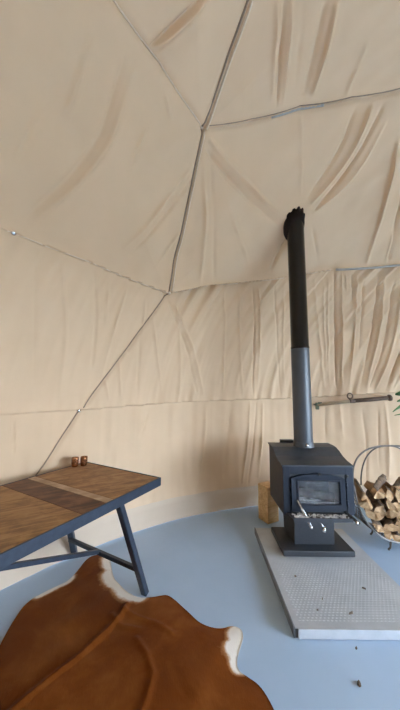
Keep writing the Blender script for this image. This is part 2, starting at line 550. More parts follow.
for q_, (pts, w, amp) in enumerate(CREASES):
    d_, t_ = seg_dist(rounded(pts))
    env = np.clip(np.sin(np.clip(t_, .02, .98) * PI), 0, 1) ** .8
    wob = .75 + 1.0 * vnoise(t_ * 5 + q_ * 7.3, t_ * 0 + q_ * 3.1, 12)
    sharp = min(w * .5, .019)
    D += env * (amp * 1.7 * wob * np.exp(-(d_ / sharp) ** 2) + amp * .62 * np.exp(-(d_ / (w * 1.1)) ** 2))

# soft pull round the flue
fl_az, fl_h = FLUE
px = (AZ - fl_az) * np.cos(EL) * RAD * PI / 180; py = HH - fl_h
rr = np.hypot(px, py)
D += .04 * np.exp(-(rr / .16) ** 2)
# behind the door frame the lining is plain
D += np.where(low, .034 * np.clip(1 - (HH - HEM) / .30, 0, 1) ** 1.5, 0)
plain = (AZ > 60) | (AZ < -85)
D = np.where(plain, .01, D)
D *= np.clip((RAD * PI / 2 - HH) / .5, 0, 1)

RR = RAD - D
rad = np.where(HH < 0, RR, RR * np.cos(EL))
X = CX + rad * np.sin(np.radians(AZ)); Y = CY + rad * np.cos(np.radians(AZ))
Z = np.where(HH < 0, ZC + HH, ZC + RR * np.sin(EL))
nA, nH = AZ.shape
VID = np.arange(nA * nH).reshape(nA, nH)
P = np.stack([X, Y, Z], -1).reshape(-1, 3)
q = np.stack([VID, np.roll(VID, -1, 0)], 0)
quads = np.stack([q[0][:, :-1], q[0][:, 1:], q[1][:, 1:], q[1][:, :-1]], -1)      # (nA, nH-1, 4), normals into the room
az_c = AZ[:, :-1] + .07; h_c = HH[:, :-1] + .004
ring_c = RING[:, :-1]
OPEN = (69, 130, 1.15)                                   # the open doorway bay, right of and behind the camera
is_open = (az_c > OPEN[0]) & (az_c < OPEN[1]) & (h_c < OPEN[2])
ceil_m = h_c > ring_c
bz = interp_h([(p[1], p[0]) for p in sorted(SEAMS['brace'], key=lambda p: p[1])], h_c)
left_m = (~ceil_m) & ((az_c < bz) | (az_c > 220))
right_m = (~ceil_m) & (~left_m) & (az_c > 16) & (az_c < 110)
front_m = (~ceil_m) & (~left_m) & (~right_m) & (az_c >= 110)
back_m = (~ceil_m) & (~left_m) & (~right_m) & (~front_m)

def lining(name, mask, material):
    F = quads[mask & ~is_open]
    used, inv = np.unique(F, return_inverse=True)
    F = inv.reshape(-1, 4)
    me = bpy.data.meshes.new(name)
    me.from_pydata(P[used].tolist(), [], F.tolist())
    me.polygons.foreach_set('use_smooth', np.ones(len(F), dtype=bool))
    me.update()
    o = link(name, me, material)
    return tag(o, kind='structure')
lining('ceiling', ceil_m, M_canvas)
lining('wall_left', left_m, M_canvas)
lining('wall_back', back_m, M_canvas)
lining('wall_right', right_m, M_canvas)
lining('wall_front', front_m, M_canvas)

def surf(az, h, d=0.0):
    """point on the built lining"""
    i = int(np.argmin(np.abs(azs - az))); j = int(np.argmin(np.abs(hs - h)))
    return dome(az, h, float(D[i, j]) + d)
def along(poly, step=.04):
    out = []
    for (a0, h0), (a1, h1) in zip(poly, poly[1:]):
        L = math.hypot((a1 - a0) * RAD * PI / 180 * math.cos(max(0, h0) / RAD), h1 - h0)
        n = max(1, int(L / step))
        out += [(a0 + (a1 - a0) * k / n, h0 + (h1 - h0) * k / n) for k in range(n)]
    return out + [poly[-1]]
trims = []
def trim(poly, r, d, m, n=6):
    b = MB()
    b.tube([surf(a, h, d) for a, h in along(poly)], r, n)
    o = b.build('trim_%d' % (len(trims) + 1), m)
    trims.append(o)
    return tag(o, kind='structure')
trim(SEAMS['upright'], .007, .004, M_seam_shade)
trim([(a + .45, h) for a, h in SEAMS['upright']], .008, .004, M_piping)
trim(SEAMS['fan_mid'], .008, .004, M_seam_shade)
trim([(a + .7, h + .004) for a, h in SEAMS['fan_mid']], .010, .006, M_piping)
trim(SEAMS['fan_left'], .006, .005, M_piping)
trim([(a, h + .014) for a, h in SEAMS['fan_right'][:3]], .004, .0, M_seam_shade)  # shadow line under the hem, drawn as a dark tube
trim([(-22.5, 3.050), (-17, 3.160), (-11.5, 3.228)], .011, .010, M_strut_grey)
trim([(a, h + .014) for a, h in SEAMS['fan_right'][2:]], .005, .0, M_seam_shade)
trim(SEAMS['brace'], .0055, .003, M_seam_shade)
trim(SEAMS['ring_left'], .004, .003, M_piping)
trim(SEAMS['ring_back'][:4], .004, .004, M_piping)
trim([(2.5, 1.832), (9, 1.838), (15.9, 1.842), (30, 1.79)], .012, .006, M_strut_grey)
for k, (a, h) in enumerate([SEAMS['upright'][0], SEAMS['upright'][-1], SEAMS['ring_left'][2], SEAMS['brace'][2]]):
    b = MB()
    c = surf(a, h, .014)
    nrm = (Vector((CX, CY, ZC)) - c).normalized()
    m = Matrix.Translation(c) @ nrm.to_track_quat('Z', 'Y').to_matrix().to_4x4()
    b.lathe([(0, .006), (.008, .006), (.015, .002), (.017, -.006), (0, -.006)], m=m, n=16)
    b.build('trim_%d' % (len(trims) + 1), M_chrome if k > 1 else M_piping)
    o = bpy.data.objects['trim_%d' % (len(trims) + 1)]; trims.append(o)
    tag(o, kind='structure')

# ground flap at the foot of the lining
bb = MB()
ks = [a for a in np.arange(OPEN[1] - 360 + 1, OPEN[0] - .5, 1.0)]
prev = None
for a in ks:
    w = .012 * noise.noise(Vector((a * .12, 0, 0))) + .006 * noise.noise(Vector((a * .6, 3, 0)))
    col = []
    for (r, z) in ((RAD - .004 + w, 0), (RAD + .004 + w * .6, .07), (RAD + .010, .16), (RAD + .014, .26), (RAD + .03, .26), (RAD + .03, 0)):
        col.append(bb.bm.verts.new((CX + r * math.sin(R_(a)), CY + r * math.cos(R_(a)), z)))
    if prev:
        for k in range(5):
            f = bb.bm.faces.new((prev[k], col[k], col[k + 1], prev[k + 1])); f.smooth = k < 3
    prev = col
tag(bb.build('baseboard_back', M_flap), kind='structure')

# unseen skirt added outside the foot of the lining to stop light leaks
oc_az = np.arange(0, 360, 3.0); oc_h = np.concatenate([[-ZC], np.linspace(-.9, -.25, 8)])
RO = RAD + .06
ov = []
for a in oc_az:
    for h_ in oc_h:
        el_ = max(0, h_) / RAD
        r_ = RO * math.cos(el_); z_ = ZC + (h_ if h_ < 0 else RO * math.sin(el_))
        ov.append((CX + r_ * math.sin(R_(a)), CY + r_ * math.cos(R_(a)), z_))
no_ = len(oc_h); of = []
for i in range(len(oc_az)):
    for j in range(no_ - 1):
        if OPEN[0] + .5 < oc_az[i] + 1.5 < OPEN[1] - .5 and oc_h[j] < OPEN[2] + .02:
            continue
        i2 = (i + 1) % len(oc_az)
        of.append((i * no_ + j, i2 * no_ + j, i2 * no_ + j + 1, i * no_ + j + 1))
me = bpy.data.meshes.new('leak_skirt'); me.from_pydata(ov, [], of)
tag(link('leak_skirt', me, M_flap), kind='structure')

# floor and the ground outside
bb = MB()
vs = [bb.bm.verts.new((CX + 3.6 * math.cos(2 * PI * k / 128), CY + 3.6 * math.sin(2 * PI * k / 128), 0)) for k in range(128)]
lo = [bb.bm.verts.new((v.co.x, v.co.y, -.06)) for v in vs]
bb.bm.faces.new(vs)
for k in range(128):
    bb.bm.faces.new((vs[k], lo[k], lo[(k + 1) % 128], vs[(k + 1) % 128]))
tag(bb.build('floor', M_floor), kind='structure')
bb = MB()
vs = [bb.bm.verts.new((CX + 40 * math.cos(2 * PI * k / 64), CY + 40 * math.sin(2 * PI * k / 64), -.061)) for k in range(64)]
bb.bm.faces.new(vs)
tag(bb.build('ground', M_ground), kind='structure')

# door frame round the open bay
bb = MB()
for a in (OPEN[0], OPEN[1]):
    bb.tube([dome(a, h, .0) for h in np.linspace(-ZC, OPEN[2], 16)], .035, 8)
bb.tube([dome(a, OPEN[2], .0) for a in np.linspace(OPEN[0], OPEN[1], 40)], .035, 8)
for a in (89, 110):
    bb.tube([dome(a, h, .0) for h in np.linspace(-ZC, OPEN[2], 16)], .025, 8)
tag(bb.build('door_1', M_frame), kind='structure')

# ------------------------------------------------------------------ wood stove
sx, = (0.995,)
st = thing('wood_stove', 'dark blue-grey steel wood stove on a pedestal, standing on the metal hearth', 'stove', (sx, 2.5, .052))
HB = .052
# base plate and pedestal
MB().box((.978, 2.475, HB + .0225), (.58, .375, .045), bevel=.008).build('base_plate', M_iron, st)
pb = MB()
poly = [(-.168, -.10), (.168, -.10), (.168, .16), (-.168, .16)]
pb.prism([(2.378, HB + .045), (2.66, HB + .045), (2.68, .365), (2.36, .365)], 0, .81, 1.146, .004)
pb.build('pedestal', M_iron, st)
# firebox body: hollow, open behind the door
x0, x1, yf, yb, zb, zt = .705, 1.293, 2.312, 2.725, .36, .75
bb = MB()
prof = [(yf, zb), (yf, zt - .008), (2.40, .757), (2.47, .777), (2.52, .808), (2.58, .832), (yb, .838), (yb, zb)]
bb.prism(prof, 0, x0, x0 + .02)
bb.prism(prof, 0, x1 - .02, x1)
bb.box(((x0 + x1) / 2, yb - .008, .595), (x1 - x0 - .04, .016, .47))
bb.box(((x0 + x1) / 2, (yf + yb) / 2, zb + .01), (x1 - x0 - .04, yb - yf - .002, .02))
# front with an opening
bb.box((.77, yf + .01, .555), (.09, .02, .374)); bb.box((1.228, yf + .01, .555), (.09, .02, .374))
bb.box((.999, yf + .01, .69), (.37, .02, .104)); bb.box((.999, yf + .01, .415), (.37, .02, .094))
bb.build('body', M_stove_side, st)
# front face skin, a hair proud, carries the paint of the front
fb = MB()
fb.box((.735, yf - .004, .555), (.058, .012, .386), bevel=.003)
fb.box((1.262, yf - .004, .555), (.062, .012, .386), bevel=.003)
fb.box((.998, yf - .004, .715), (.468, .012, .066), bevel=.003)
fb.build('front_plate', M_stove, st)
# curved top plate
tp = MB()
top = [(2.300, .742), (2.300, .754), (2.40, .770), (2.468, .790), (2.52, .822), (2.575, .846), (2.64, .852), (2.74, .853), (2.74, .840), (2.58, .834), (2.52, .810), (2.47, .778), (2.40, .758)]
def dense(p):
    return p
tp.prism(top, 0, x0 - .010, x1 + .010, .002)
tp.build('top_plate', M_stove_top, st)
# rear shield standing proud of the top
MB().box((1.0, 2.775, .66), (.34, .02, .43), bevel=.004).box((.895, 2.765, .868), (.13, .05, .016), bevel=.003).box((1.105, 2.765, .868), (.10, .05, .016), bevel=.003).build('rear_shield', M_black, st)
# door: arched frame with a window
def arch(xa, xb, za, zs, zh, n=10):
    pts = [(xa, za), (xb, za), (xb, zs)]
    for k in range(1, n):
        t = k / n
        pts.append((xb + (xa - xb) * t, zs + (zh - zs) * math.sin(t * PI) ** .8))
    return pts + [(xa, zs)]
db = MB()
outer = arch(.768, 1.212, .398, .655, .690, 24)
inner = [(.826, .452), (1.168, .452), (1.168, .632)] + [(1.168 + (.826 - 1.168) * k / 24, .632) for k in range(1, 24)] + [(.826, .632)]
yd0, yd1 = 2.282, 2.306
no = len(outer)
vo = [[db.bm.verts.new((p[0], y, p[1])) for p in outer] for y in (yd0, yd1)]
vi = [[db.bm.verts.new((p[0], y, p[1])) for p in inner] for y in (yd0 + .004, yd1)]
for k in range(no):
    k2 = (k + 1) % no
    db.bm.faces.new((vo[0][k], vo[0][k2], vi[0][k2], vi[0][k]))
    db.bm.faces.new((vo[1][k], vi[1][k], vi[1][k2], vo[1][k2]))
    db.bm.faces.new((vo[0][k], vo[1][k], vo[1][k2], vo[0][k2]))
    db.bm.faces.new((vi[0][k], vi[0][k2], vi[1][k2], vi[1][k]))
door = db.build('door', M_stove, st)
# thin bead round the window
fr = MB()
for a, b_ in (((.82, .446), (1.174, .446)), ((1.174, .446), (1.174, .638)), ((1.174, .638), (.82, .638)), ((.82, .638), (.82, .446))):
    fr.bar((a[0], 2.281, a[1]), (b_[0], 2.281, b_[1]), .012, .008, .002)
fr.build('window_bead', M_stove, door)
MB().box((.997, 2.296, .542), (.346, .005, .184)).build('glass', M_glass, door)
for z in (.46, .60):
    MB().tube([(1.226, 2.288, z - .022), (1.226, 2.288, z + .022)], .009, 10).build('hinge', M_stove, door)
tag(MB().box((1.245, 2.298, .668), (.018, .008, .022), bevel=.002).build('stud', M_black, st), 'black square stud at upper right of door')
MB().box((1.0, 2.278, .690), (.020, .014, .022), bevel=.002).build('stud', M_black, st)
# coiled spring handle hanging down off the door's left side
hd = MB()
a, b_ = Vector((.809, 2.270, .490)), Vector((.886, 2.205, .315))
hd.tube([a, b_], .0075, 8)
d = (b_ - a); L = d.length; d.normalize()
u = d.cross(Vector((0, 0, 1))).normalized(); w_ = d.cross(u)
pts = []
for k in range(0, 141):
    t = k / 140
    rr_ = .010
    an = t * 14 * 2 * PI
    pts.append(a + d * (L * (.34 + .66 * t)) + (u * math.cos(an) + w_ * math.sin(an)) * rr_)
hd.tube(pts, .0042, 6)
hd.lathe([(0, -.012), (.012, -.008), (.013, .006), (.008, .012), (0, .013)], m=Matrix.Translation(b_), n=14)
tag(hd.build('door_handle', M_chrome, door), 'bright coiled spring handle')
# ash lip under the door
lp = MB()
lp.prism([(.718, 2.318), (1.222, 2.318), (1.21, 2.19), (.745, 2.19)], 2, .366, .378, .002)
lp.prism([(.745, 2.184), (1.21, 2.184), (1.21, 2.193), (.745, 2.193)], 2, .362, .390, .001)
lip = lp.build('ash_lip', M_iron, st)
rnd = random.Random(11)
am = MB()
for k in range(150):
    x = rnd.uniform(.76, 1.195); y = rnd.uniform(2.205, 2.275)
    if rnd.random() < .3: x = rnd.choice([.80, .93, 1.08, 1.17]) + rnd.uniform(-.03, .03)
    s = rnd.uniform(.005, .016)
    q = Matrix.Rotation(rnd.uniform(0, 3), 3, 'Z') @ Matrix.Rotation(rnd.uniform(-.5, .5), 3, 'X')
    am.box((x, y, .379 + s * .3), (s * rnd.uniform(.7, 2.2), s, s * rnd.uniform(.4, .9)), q, mi=0 if rnd.random() < .85 else 1)
tag(am.build('ash_and_embers', [M_ash, M_char], lip), 'white ash and charcoal bits', kind='stuff')
# air control knob and latch
kb = MB()
kb.tube([(.965, 2.25, .362), (.978, 2.20, .322)], .005, 8)
kb.lathe([(0, -.022), (.012, -.018), (.013, .0), (.007, .02), (.004, .026), (0, .026)], m=Matrix.Translation((.982, 2.193, .307)) @ Matrix.Rotation(-.5, 4, 'X') @ Matrix.Rotation(.35, 4, 'Y'), n=14)
tag(kb.build('air_control', M_chrome, st), 'small bright air control knob')
lt = MB()
lt.bar((1.195, 2.28, .402), (1.254, 2.185, .352), .020, .018, .003)
latch = lt.build('latch', M_black, st)
MB().lathe([(0, -.012), (.010, -.010), (.012, 0), (.009, .012), (0, .014)], m=Matrix.Translation((1.232, 2.180, .362)), n=12).build('latch_knob', M_chrome, latch)
# firebox contents
fm = MB()
for k in range(90):
    x = rnd.uniform(.78, 1.20); y = rnd.uniform(2.36, 2.66); s = rnd.uniform(.012, .035)
    q = Matrix.Rotation(rnd.uniform(0, 3), 3, 'Z') @ Matrix.Rotation(rnd.uniform(-.6, .6), 3, 'X')
    fm.box((x, y, .385 + s * .4 + rnd.uniform(0, .05) * (1 - abs(x - .9) / .4)), (s * 1.6, s, s * .7), q, mi=0 if rnd.random() < .8 else 1)
fm.box((.995, 2.51, .384), (.50, .36, .012))
tag(fm.build('ash_bed', [M_ash, M_char], st), kind='stuff')

def log_mesh(L, r, ang, seed, n=9):
    """a split log along Y, from y=0 to L; wedge of a round of radius r"""
    rd = random.Random(seed)
    bm_ = bmesh.new()
    prof = []
    arc = ang
    k = 7
    prof.append((rd.uniform(-.1, .1) * r, rd.uniform(-.1, .05) * r, 0))
    for i in range(k + 1):
        a = PI / 2 - arc / 2 + arc * i / k
        rr = r * rd.uniform(.92, 1.06)
        prof.append((rr * math.cos(a), rr * math.sin(a), 1))
    cx = sum(p[0] for p in prof) / len(prof); cz = sum(p[1] for p in prof) / len(prof)
    rings = []
    for j in range(n):
        t = j / (n - 1)
        s = 1 + rd.uniform(-.05, .05)
        bx, bz = .012 * math.sin(t * 3 + seed), .010 * math.cos(t * 2.5 + seed)
        rings.append([bm_.verts.new(((p[0] - cx) * s + bx + rd.uniform(-.003, .003), t * L + (rd.uniform(-.012, .012) if j in (0, n - 1) else 0), (p[1] - cz) * s + bz + rd.uniform(-.003, .003))) for p in prof])
    m = len(prof)
    for A, B in zip(rings, rings[1:]):
        for i in range(m):
            f = bm_.faces.new((A[i], A[(i + 1) % m], B[(i + 1) % m], B[i]))
            f.material_index = 0 if (prof[i][2] and prof[(i + 1) % m][2]) else 1
            f.smooth = f.material_index == 0
    for rg in (rings[0][::-1], rings[-1]):
        f = bm_.faces.new(rg); f.material_index = 2
    bmesh.ops.recalc_face_normals(bm_, faces=bm_.faces)
    me = bpy.data.meshes.new('log'); bm_.to_mesh(me); bm_.free()
    return me
cl = link('charred_log', log_mesh(.30, .055, 3.6, 4), [M_char, M_char, M_char])
cl.matrix_world = Matrix.Translation((1.17, 2.47, .475)) @ Matrix.Rotation(R_(82), 4, 'Z') @ Matrix.Rotation(R_(-10), 4, 'X')
cl.matrix_world = Matrix.Translation((1.20, 2.47, .455)) @ Matrix.Rotation(R_(80), 4, 'Z')
tag(cl, 'half burnt log on the ash behind the stove glass', 'log')

# flue
pipe = thing('stove_pipe', 'tall dark stove pipe rising from the stove top through the canvas ceiling', 'stove pipe', (PX, PY, .853))
rl = .0865
bz0 = .854
MB().lathe([(rl, bz0), (rl, 1.80)], (PX, PY, 0), 40).lathe([(rl - .004, 1.80), (rl - .004, bz0), (rl, bz0)], (PX, PY, 0), 40).build('lower_section', M_pipe_lo, pipe)
ub = MB()
ub.lathe([(rl - .003, 1.76), (rl + .002, 1.80), (rl - .002, 1.812), (rl - .002, 3.05), (rl - .002, 3.50), (rl - .012, 3.50), (rl - .012, 1.76), (rl - .003, 1.76)], (PX, PY, 0), 40)
ub.build('upper_section', M_pipe_up, pipe)
MB().lathe([(rl + .001, bz0 + .045), (rl + .004, bz0 + .042), (rl + .005, bz0 + .012), (rl + .007, bz0 + .004), (rl + .007, bz0), (rl, bz0)], (PX, PY, 0), 40).build('collar', M_pipe_lo, pipe)
sc_ = MB(); sc_.lathe([(0, .012), (.011, .010), (.014, 0), (0, 0)], m=Matrix.Translation((PX - .003, PY - rl - .003, bz0 + .022)) @ Matrix.Rotation(PI / 2, 4, 'X'), n=12)
tag(sc_.build('screw', M_chrome, pipe), 'bright screw head')
# flashing where the pipe leaves the tent: a dark ring lying on the lining, wider at the left, with a toothed front
def zlin(x, y, off=0.0):
    z = ZC + 2.1
    r = math.hypot(x - CX, y - CY)
    az_ = math.degrees(math.atan2(x - CX, y - CY))
    for _ in range(12):
        el_ = math.atan2(z - ZC, r)
        i = int(np.argmin(np.abs(azs - az_))); j = int(np.argmin(np.abs(hs - el_ * RAD)))
        rr_ = RAD - float(D[i, j]) - off
        z = ZC + math.sqrt(max(.01, rr_ ** 2 - r ** 2))
    return z
btb = MB()
n = 48
rings = [[], [], [], []]
for k in range(n):
    a = 2 * PI * k / n
    fl = max(0, math.cos(a - R_(170))) ** 1.5
    front = max(0, -math.sin(a))
    tooth = .020 if (front > .35 and k % 4 < 2) else 0.0
    ro = rl + .006 + .030 * fl
    for q_, (r_, off, dz) in enumerate(((rl - .001, .010, -.10), (rl + .006 + .020 * fl, .016, -.05), (ro, .022, -.012), (ro + tooth * .5, .004, tooth))):
        x, y = PX + r_ * math.cos(a), PY + r_ * math.sin(a)
        rings[q_].append(btb.bm.verts.new((x, y, zlin(x, y, off) + dz)))
for A_, B_ in zip(rings, rings[1:]):
    for k in range(n):
        f = btb.bm.faces.new((A_[k], A_[(k + 1) % n], B_[(k + 1) % n], B_[k])); f.smooth = True
boot = btb.build('flashing_boot', M_rubber, pipe)
sm = boot.modifiers.new('thick', 'SOLIDIFY'); sm.thickness = .005; sm.offset = 1

# ------------------------------------------------------------------ hearth pad
hx0, hx1, hy0, hy1 = .552, 1.392, 1.66, 2.73
ht = thing('hearth_pad', 'low grey metal hearth pad with raised tread pattern under the wood stove', 'hearth', ((hx0 + hx1) / 2, (hy0 + hy1) / 2, 0))
MB().box(((hx0 + hx1) / 2, (hy0 + hy1) / 2, .023), (hx1 - hx0 - .006, hy1 - hy0 - .006, .046)).build('core', M_hearth_side, ht)
hp = MB()
hp.box(((hx0 + hx1) / 2, (hy0 + hy1) / 2, .0485), (hx1 - hx0, hy1 - hy0, .004), bevel=.001)
# raised pips in staggered rows
pitch_x, pitch_y = .024, .019
row = 0
y = hy0 + .05
while y < 2.26:
    x = hx0 + .045 + (row % 2) * pitch_x / 2
    while x < hx1 - .03:
        s = .0075
        v = [hp.bm.verts.new((x - s * 1.3, y, .0504)), hp.bm.verts.new((x, y - s * .6, .0504)), hp.bm.verts.new((x + s * 1.3, y, .0504)), hp.bm.verts.new((x, y + s * .6, .0504)), hp.bm.verts.new((x, y, .0528))]
        for k in range(4):
            hp.bm.faces.new((v[k], v[(k + 1) % 4], v[4]))
        x += pitch_x
    y += pitch_y; row += 1
hp.build('tread_plate', M_hearth, ht)
eb = MB()
eb.box(((hx0 + hx1) / 2 + .008, hy0 - .006, .028), (hx1 - hx0 - .016, .012, .050), bevel=.004)
eb.build('front_edge', M_hearth_edge, ht)
eb = MB(); eb.box((hx0 - .003, (hy0 + hy1) / 2, .0275), (.008, hy1 - hy0, .055), bevel=.002)
eb.build('side_edge', M_hearth_side, ht)

# pine block behind the stove
pbk = MB()
pbk.box((0, 0, .18), (.15, .15, .36), bevel=.004)
o = pbk.build('pine_block', M_pine)
o.location = (.752, 3.0, 0); o.rotation_euler = (0, 0, R_(28))
tag(o, 'upright pale pine block standing on the floor behind the stove', 'wood block')

# bits of wood and charcoal
chip_spec = [
    (.921, 1.751, .0545, .040, .012, 25, 'dark curled wood chip lying near the front edge of the hearth'),
    (1.123, 1.95, .0545, .026, .012, -40, 'dark chip on the hearth well in front of the right of the stove'),
    (.729, 1.77, .0545, .016, .011, 10, 'small charcoal crumb on the hearth near its front left corner'),
    (.80, 1.86, .0545, .013, .010, 70, 'tiny dark crumb on the hearth behind the curled chip, left of centre'),
    (.70, 2.06, .0545, .016, .010, -20, 'dark crumb on the hearth in front of the stove base plate at the left'),
    (.86, 1.60, 0, .016, .010, 30, 'small dark crumb on the blue floor just off the hearth front edge'),
    (.771, 1.428, 0, .030, .020, 55, 'dark flake on the open blue floor in front of the hearth'),
    (.90, 1.32, 0, .018, .010, -15, 'smallest pale dark flake on the blue floor nearest the bottom right of the view'),
]
for i, (x, y, z, l, w, a, lab) in enumerate(chip_spec):
    cb = bmesh.new()
    rd = random.Random(i)
    for (u_, t_) in ((-1, -.4), (-.3, -1), (.6, -.7), (1, .2), (.3, .9), (-.6, .7)):
        cb.verts.new((u_ * l / 2, t_ * w / 2, .0 + .004 * rd.random())); cb.verts.new((u_ * l / 2 * .8, t_ * w / 2 * .8, .006 + .006 * abs(u_)))
    bmesh.ops.convex_hull(cb, input=cb.verts)
    me = bpy.data.meshes.new('wood_chip'); cb.to_mesh(me); cb.free()
    o = link('wood_chip', me, M_chip)
    o.location = (x, y, z + .0005); o.rotation_euler = (0, 0, R_(a))
    tag(o, lab, 'wood chip', 'chips and crumbs round the hearth')

# ------------------------------------------------------------------ log basket
bk = thing('log_basket', 'dark wire log basket with tall hoop handle right of the stove, piled with split logs', 'basket', (1.77, 2.57, 0))
BX, BW, yb0, yb1 = 1.775, .405, 2.44, 2.74
def uprof(t, w=BW, zlo=.085, zhi=.555):
    """t -1..1 along the sling from left tip to right tip"""
    s = abs(t)
    x = BX + math.copysign(w * (1 - (1 - s) ** 1.55), t) if t else BX
    z = zlo + (zhi - zlo) * s ** 2.1
    return x, z
ts = [k / 24 for k in range(-24, 25)]
sl = MB()
# woven wire: bars across and along
for k in range(-22, 23):
    x, z = uprof(k / 22.5)
    sl.tube([(x, yb0, z), (x, (yb0 + yb1) / 2, z - .006), (x, yb1, z)], .0030, 5)
for j in range(1, 9):
    y = yb0 + (yb1 - yb0) * j / 9
    sl.tube([(uprof(t)[0], y, uprof(t)[1] - .003) for t in ts], .0030, 5)
sl.build('wire_sling', M_wire, bk)
for y in (yb0, yb1):
    rb = MB(); rb.tube([(uprof(t)[0], y, uprof(t)[1]) for t in ts], .0085, 8)
    rb.build('rim', M_rim, bk)
for t in (-1, 1):
    x, z = uprof(t)
    MB().tube([(x, yb0, z), (x, yb1, z)], .007, 8).build('end_bar', M_wire, bk)
def hoop(w0, z0, w1, ztop, y0, ymid, n=40):
    pts = []
    for k in range(n + 1):
        a = PI - PI * k / n
        c, s = math.cos(a), math.sin(a)
        ww = w0
        x = BX + math.copysign(abs(c) ** .80, c) * ww
        z = z0 + (ztop - z0) * s ** .80
        y = y0 + (ymid - y0) * s
        pts.append((x, y, z))
    return pts
hb = MB(); hb.tube(hoop(.405, .555, 0, .880, yb0, 2.50), .0075, 8); hb.build('handle_hoop', M_wire, bk)
hb = MB(); hb.tube(hoop(.245, .50, 0, .868, 2.60, 2.55), .0065, 8); hb.build('handle_hoop', M_wire, bk)
for (t, y) in ((-.15, yb0 + .03), (.15, yb0 + .03), (-.15, yb1 - .03), (.15, yb1 - .03)):
    x, z = uprof(t)
    f_ = MB(); f_.tube([(x * 1.0, y, z), (x + (.01 if t > 0 else -.01), y, .03), (x + (.03 if t > 0 else -.03), y, .010)], .008, 8)
    f_.build('foot', M_wire, bk)

layers = [('bottom', .148, (-.11, .0, .11)), ('second', .228, (-.205, -.095, .015, .125, .215)), ('third', .308, (-.275, -.165, -.055, .055, .165, .265)),
          ('fourth', .388, (-.315, -.205, -.095, .02, .13, .24)), ('fifth', .462, (-.30, -.185, -.075, .045, .16, .27)), ('topmost', .520, (-.13, .1))]
order = ['leftmost', 'second from the left', 'third from the left', 'fourth from the left', 'fifth from the left']
rd = random.Random(42)
i = 0
for lay, z, xs in layers:
    for k, dx in enumerate(xs):
        L = rd.uniform(.24, .32); r = rd.uniform(.058, .072); w_ang = rd.uniform(1.9, 2.7)
        yaw = rd.uniform(-26, -16); tilt = rd.uniform(0, 5); roll = rd.uniform(0, 360)
        if lay == 'topmost': yaw = rd.choice([-48, 30]) + rd.uniform(-5, 5); r *= .85
        o = link('firewood_log', log_mesh(L, r, w_ang, 20 + i), [M_bark, M_split, M_logend])
        M = Matrix.Rotation(R_(yaw), 4, 'Z') @ Matrix.Rotation(R_(tilt), 4, 'X') @ Matrix.Rotation(R_(roll), 4, 'Y')
        mid = Vector((BX + dx + (.035 if dx < 0 else -.02), (yb0 + yb1) / 2 - .03 + rd.uniform(-.02, .02), z))
        o.matrix_world = Matrix.Translation(mid - M.to_3x3() @ Vector((0, L / 2, 0))) @ M
        if dx < .03:
            lab = 'split firewood log, %s in the %s layer of the basket pile' % (order[k], lay if lay != 'second' else 'second lowest')
        else:
            lab = 'split firewood log in the right half of the basket, past the photo edge'
        tag(o, lab, 'log', 'split logs in the wire basket')
        i += 1

# ------------------------------------------------------------------ rail on the back wall
def wallpt(x, z, d):
    a = math.degrees(math.asin((x - CX) / RAD))
    return dome(a, z - ZC, d)
RA, RB = wallpt(1.475, 1.200, .085), wallpt(2.33, 1.303, .085)
rl_t = thing('wall_rail', 'slim aged brass rail fixed level on the back canvas wall beside the stove pipe', 'rail', RA)
MB().tube([RA, RA.lerp(RB, .5) + Vector((0, -.01, .006)), RB], .021, 12).build('rod', M_brass, rl_t)
o = MB().tube([RA.lerp(RB, .52) + Vector((0, -.012, .006)), RA.lerp(RB, .75) + Vector((0, -.008, 0.002)), RB], .0245, 12).build('sleeve', M_brown, rl_t)
dirv = (RB - RA).normalized()
MB().lathe([(0, -.03), (.02, -.032), (.040, -.010), (.038, .014), (.014, .028), (0, .032)], m=Matrix.Translation(RB) @ dirv.to_track_quat('Z', 'Y').to_matrix().to_4x4(), n=18).build('finial', M_brown, rl_t)
cb = MB()
cb.box(RA + Vector((0, .0, -.015)), (.040, .035, .085), bevel=.008)
cb.tube([RA, RA + Vector((-.0, .10, 0))], .010, 8)
cb.box(RA + Vector((.03, -.012, .02)), (.05, .02, .03), bevel=.006)
cb.build('clip', M_green_clip, rl_t)
mid_ = RA.lerp(RB, .475) + Vector((0, -.012, 0))
hk = MB()
ring = [mid_ + Vector((-.018 + .033 * math.cos(2 * PI * k / 24), -.004, .068 + .033 * math.sin(2 * PI * k / 24))) for k in range(24)]
hk.tube(ring, .0085, 8, closed=True)
hk.box(mid_ + Vector((.010, 0, .008)), (.075, .045, .050), bevel=.012)
hk.tube([mid_ + Vector((-.01, 0, .035)), mid_ + Vector((.03, 0, .0))], .012, 8)
hk.tube([mid_ + Vector((0, 0, 0)), mid_ + Vector((0, .10, .0))], .010, 8)
hk.build('ring_bracket', M_brown, rl_t)
MB().tube([RB, RB + Vector((-.02, .10, 0))], .010, 8).build('end_bracket', M_brown, rl_t)

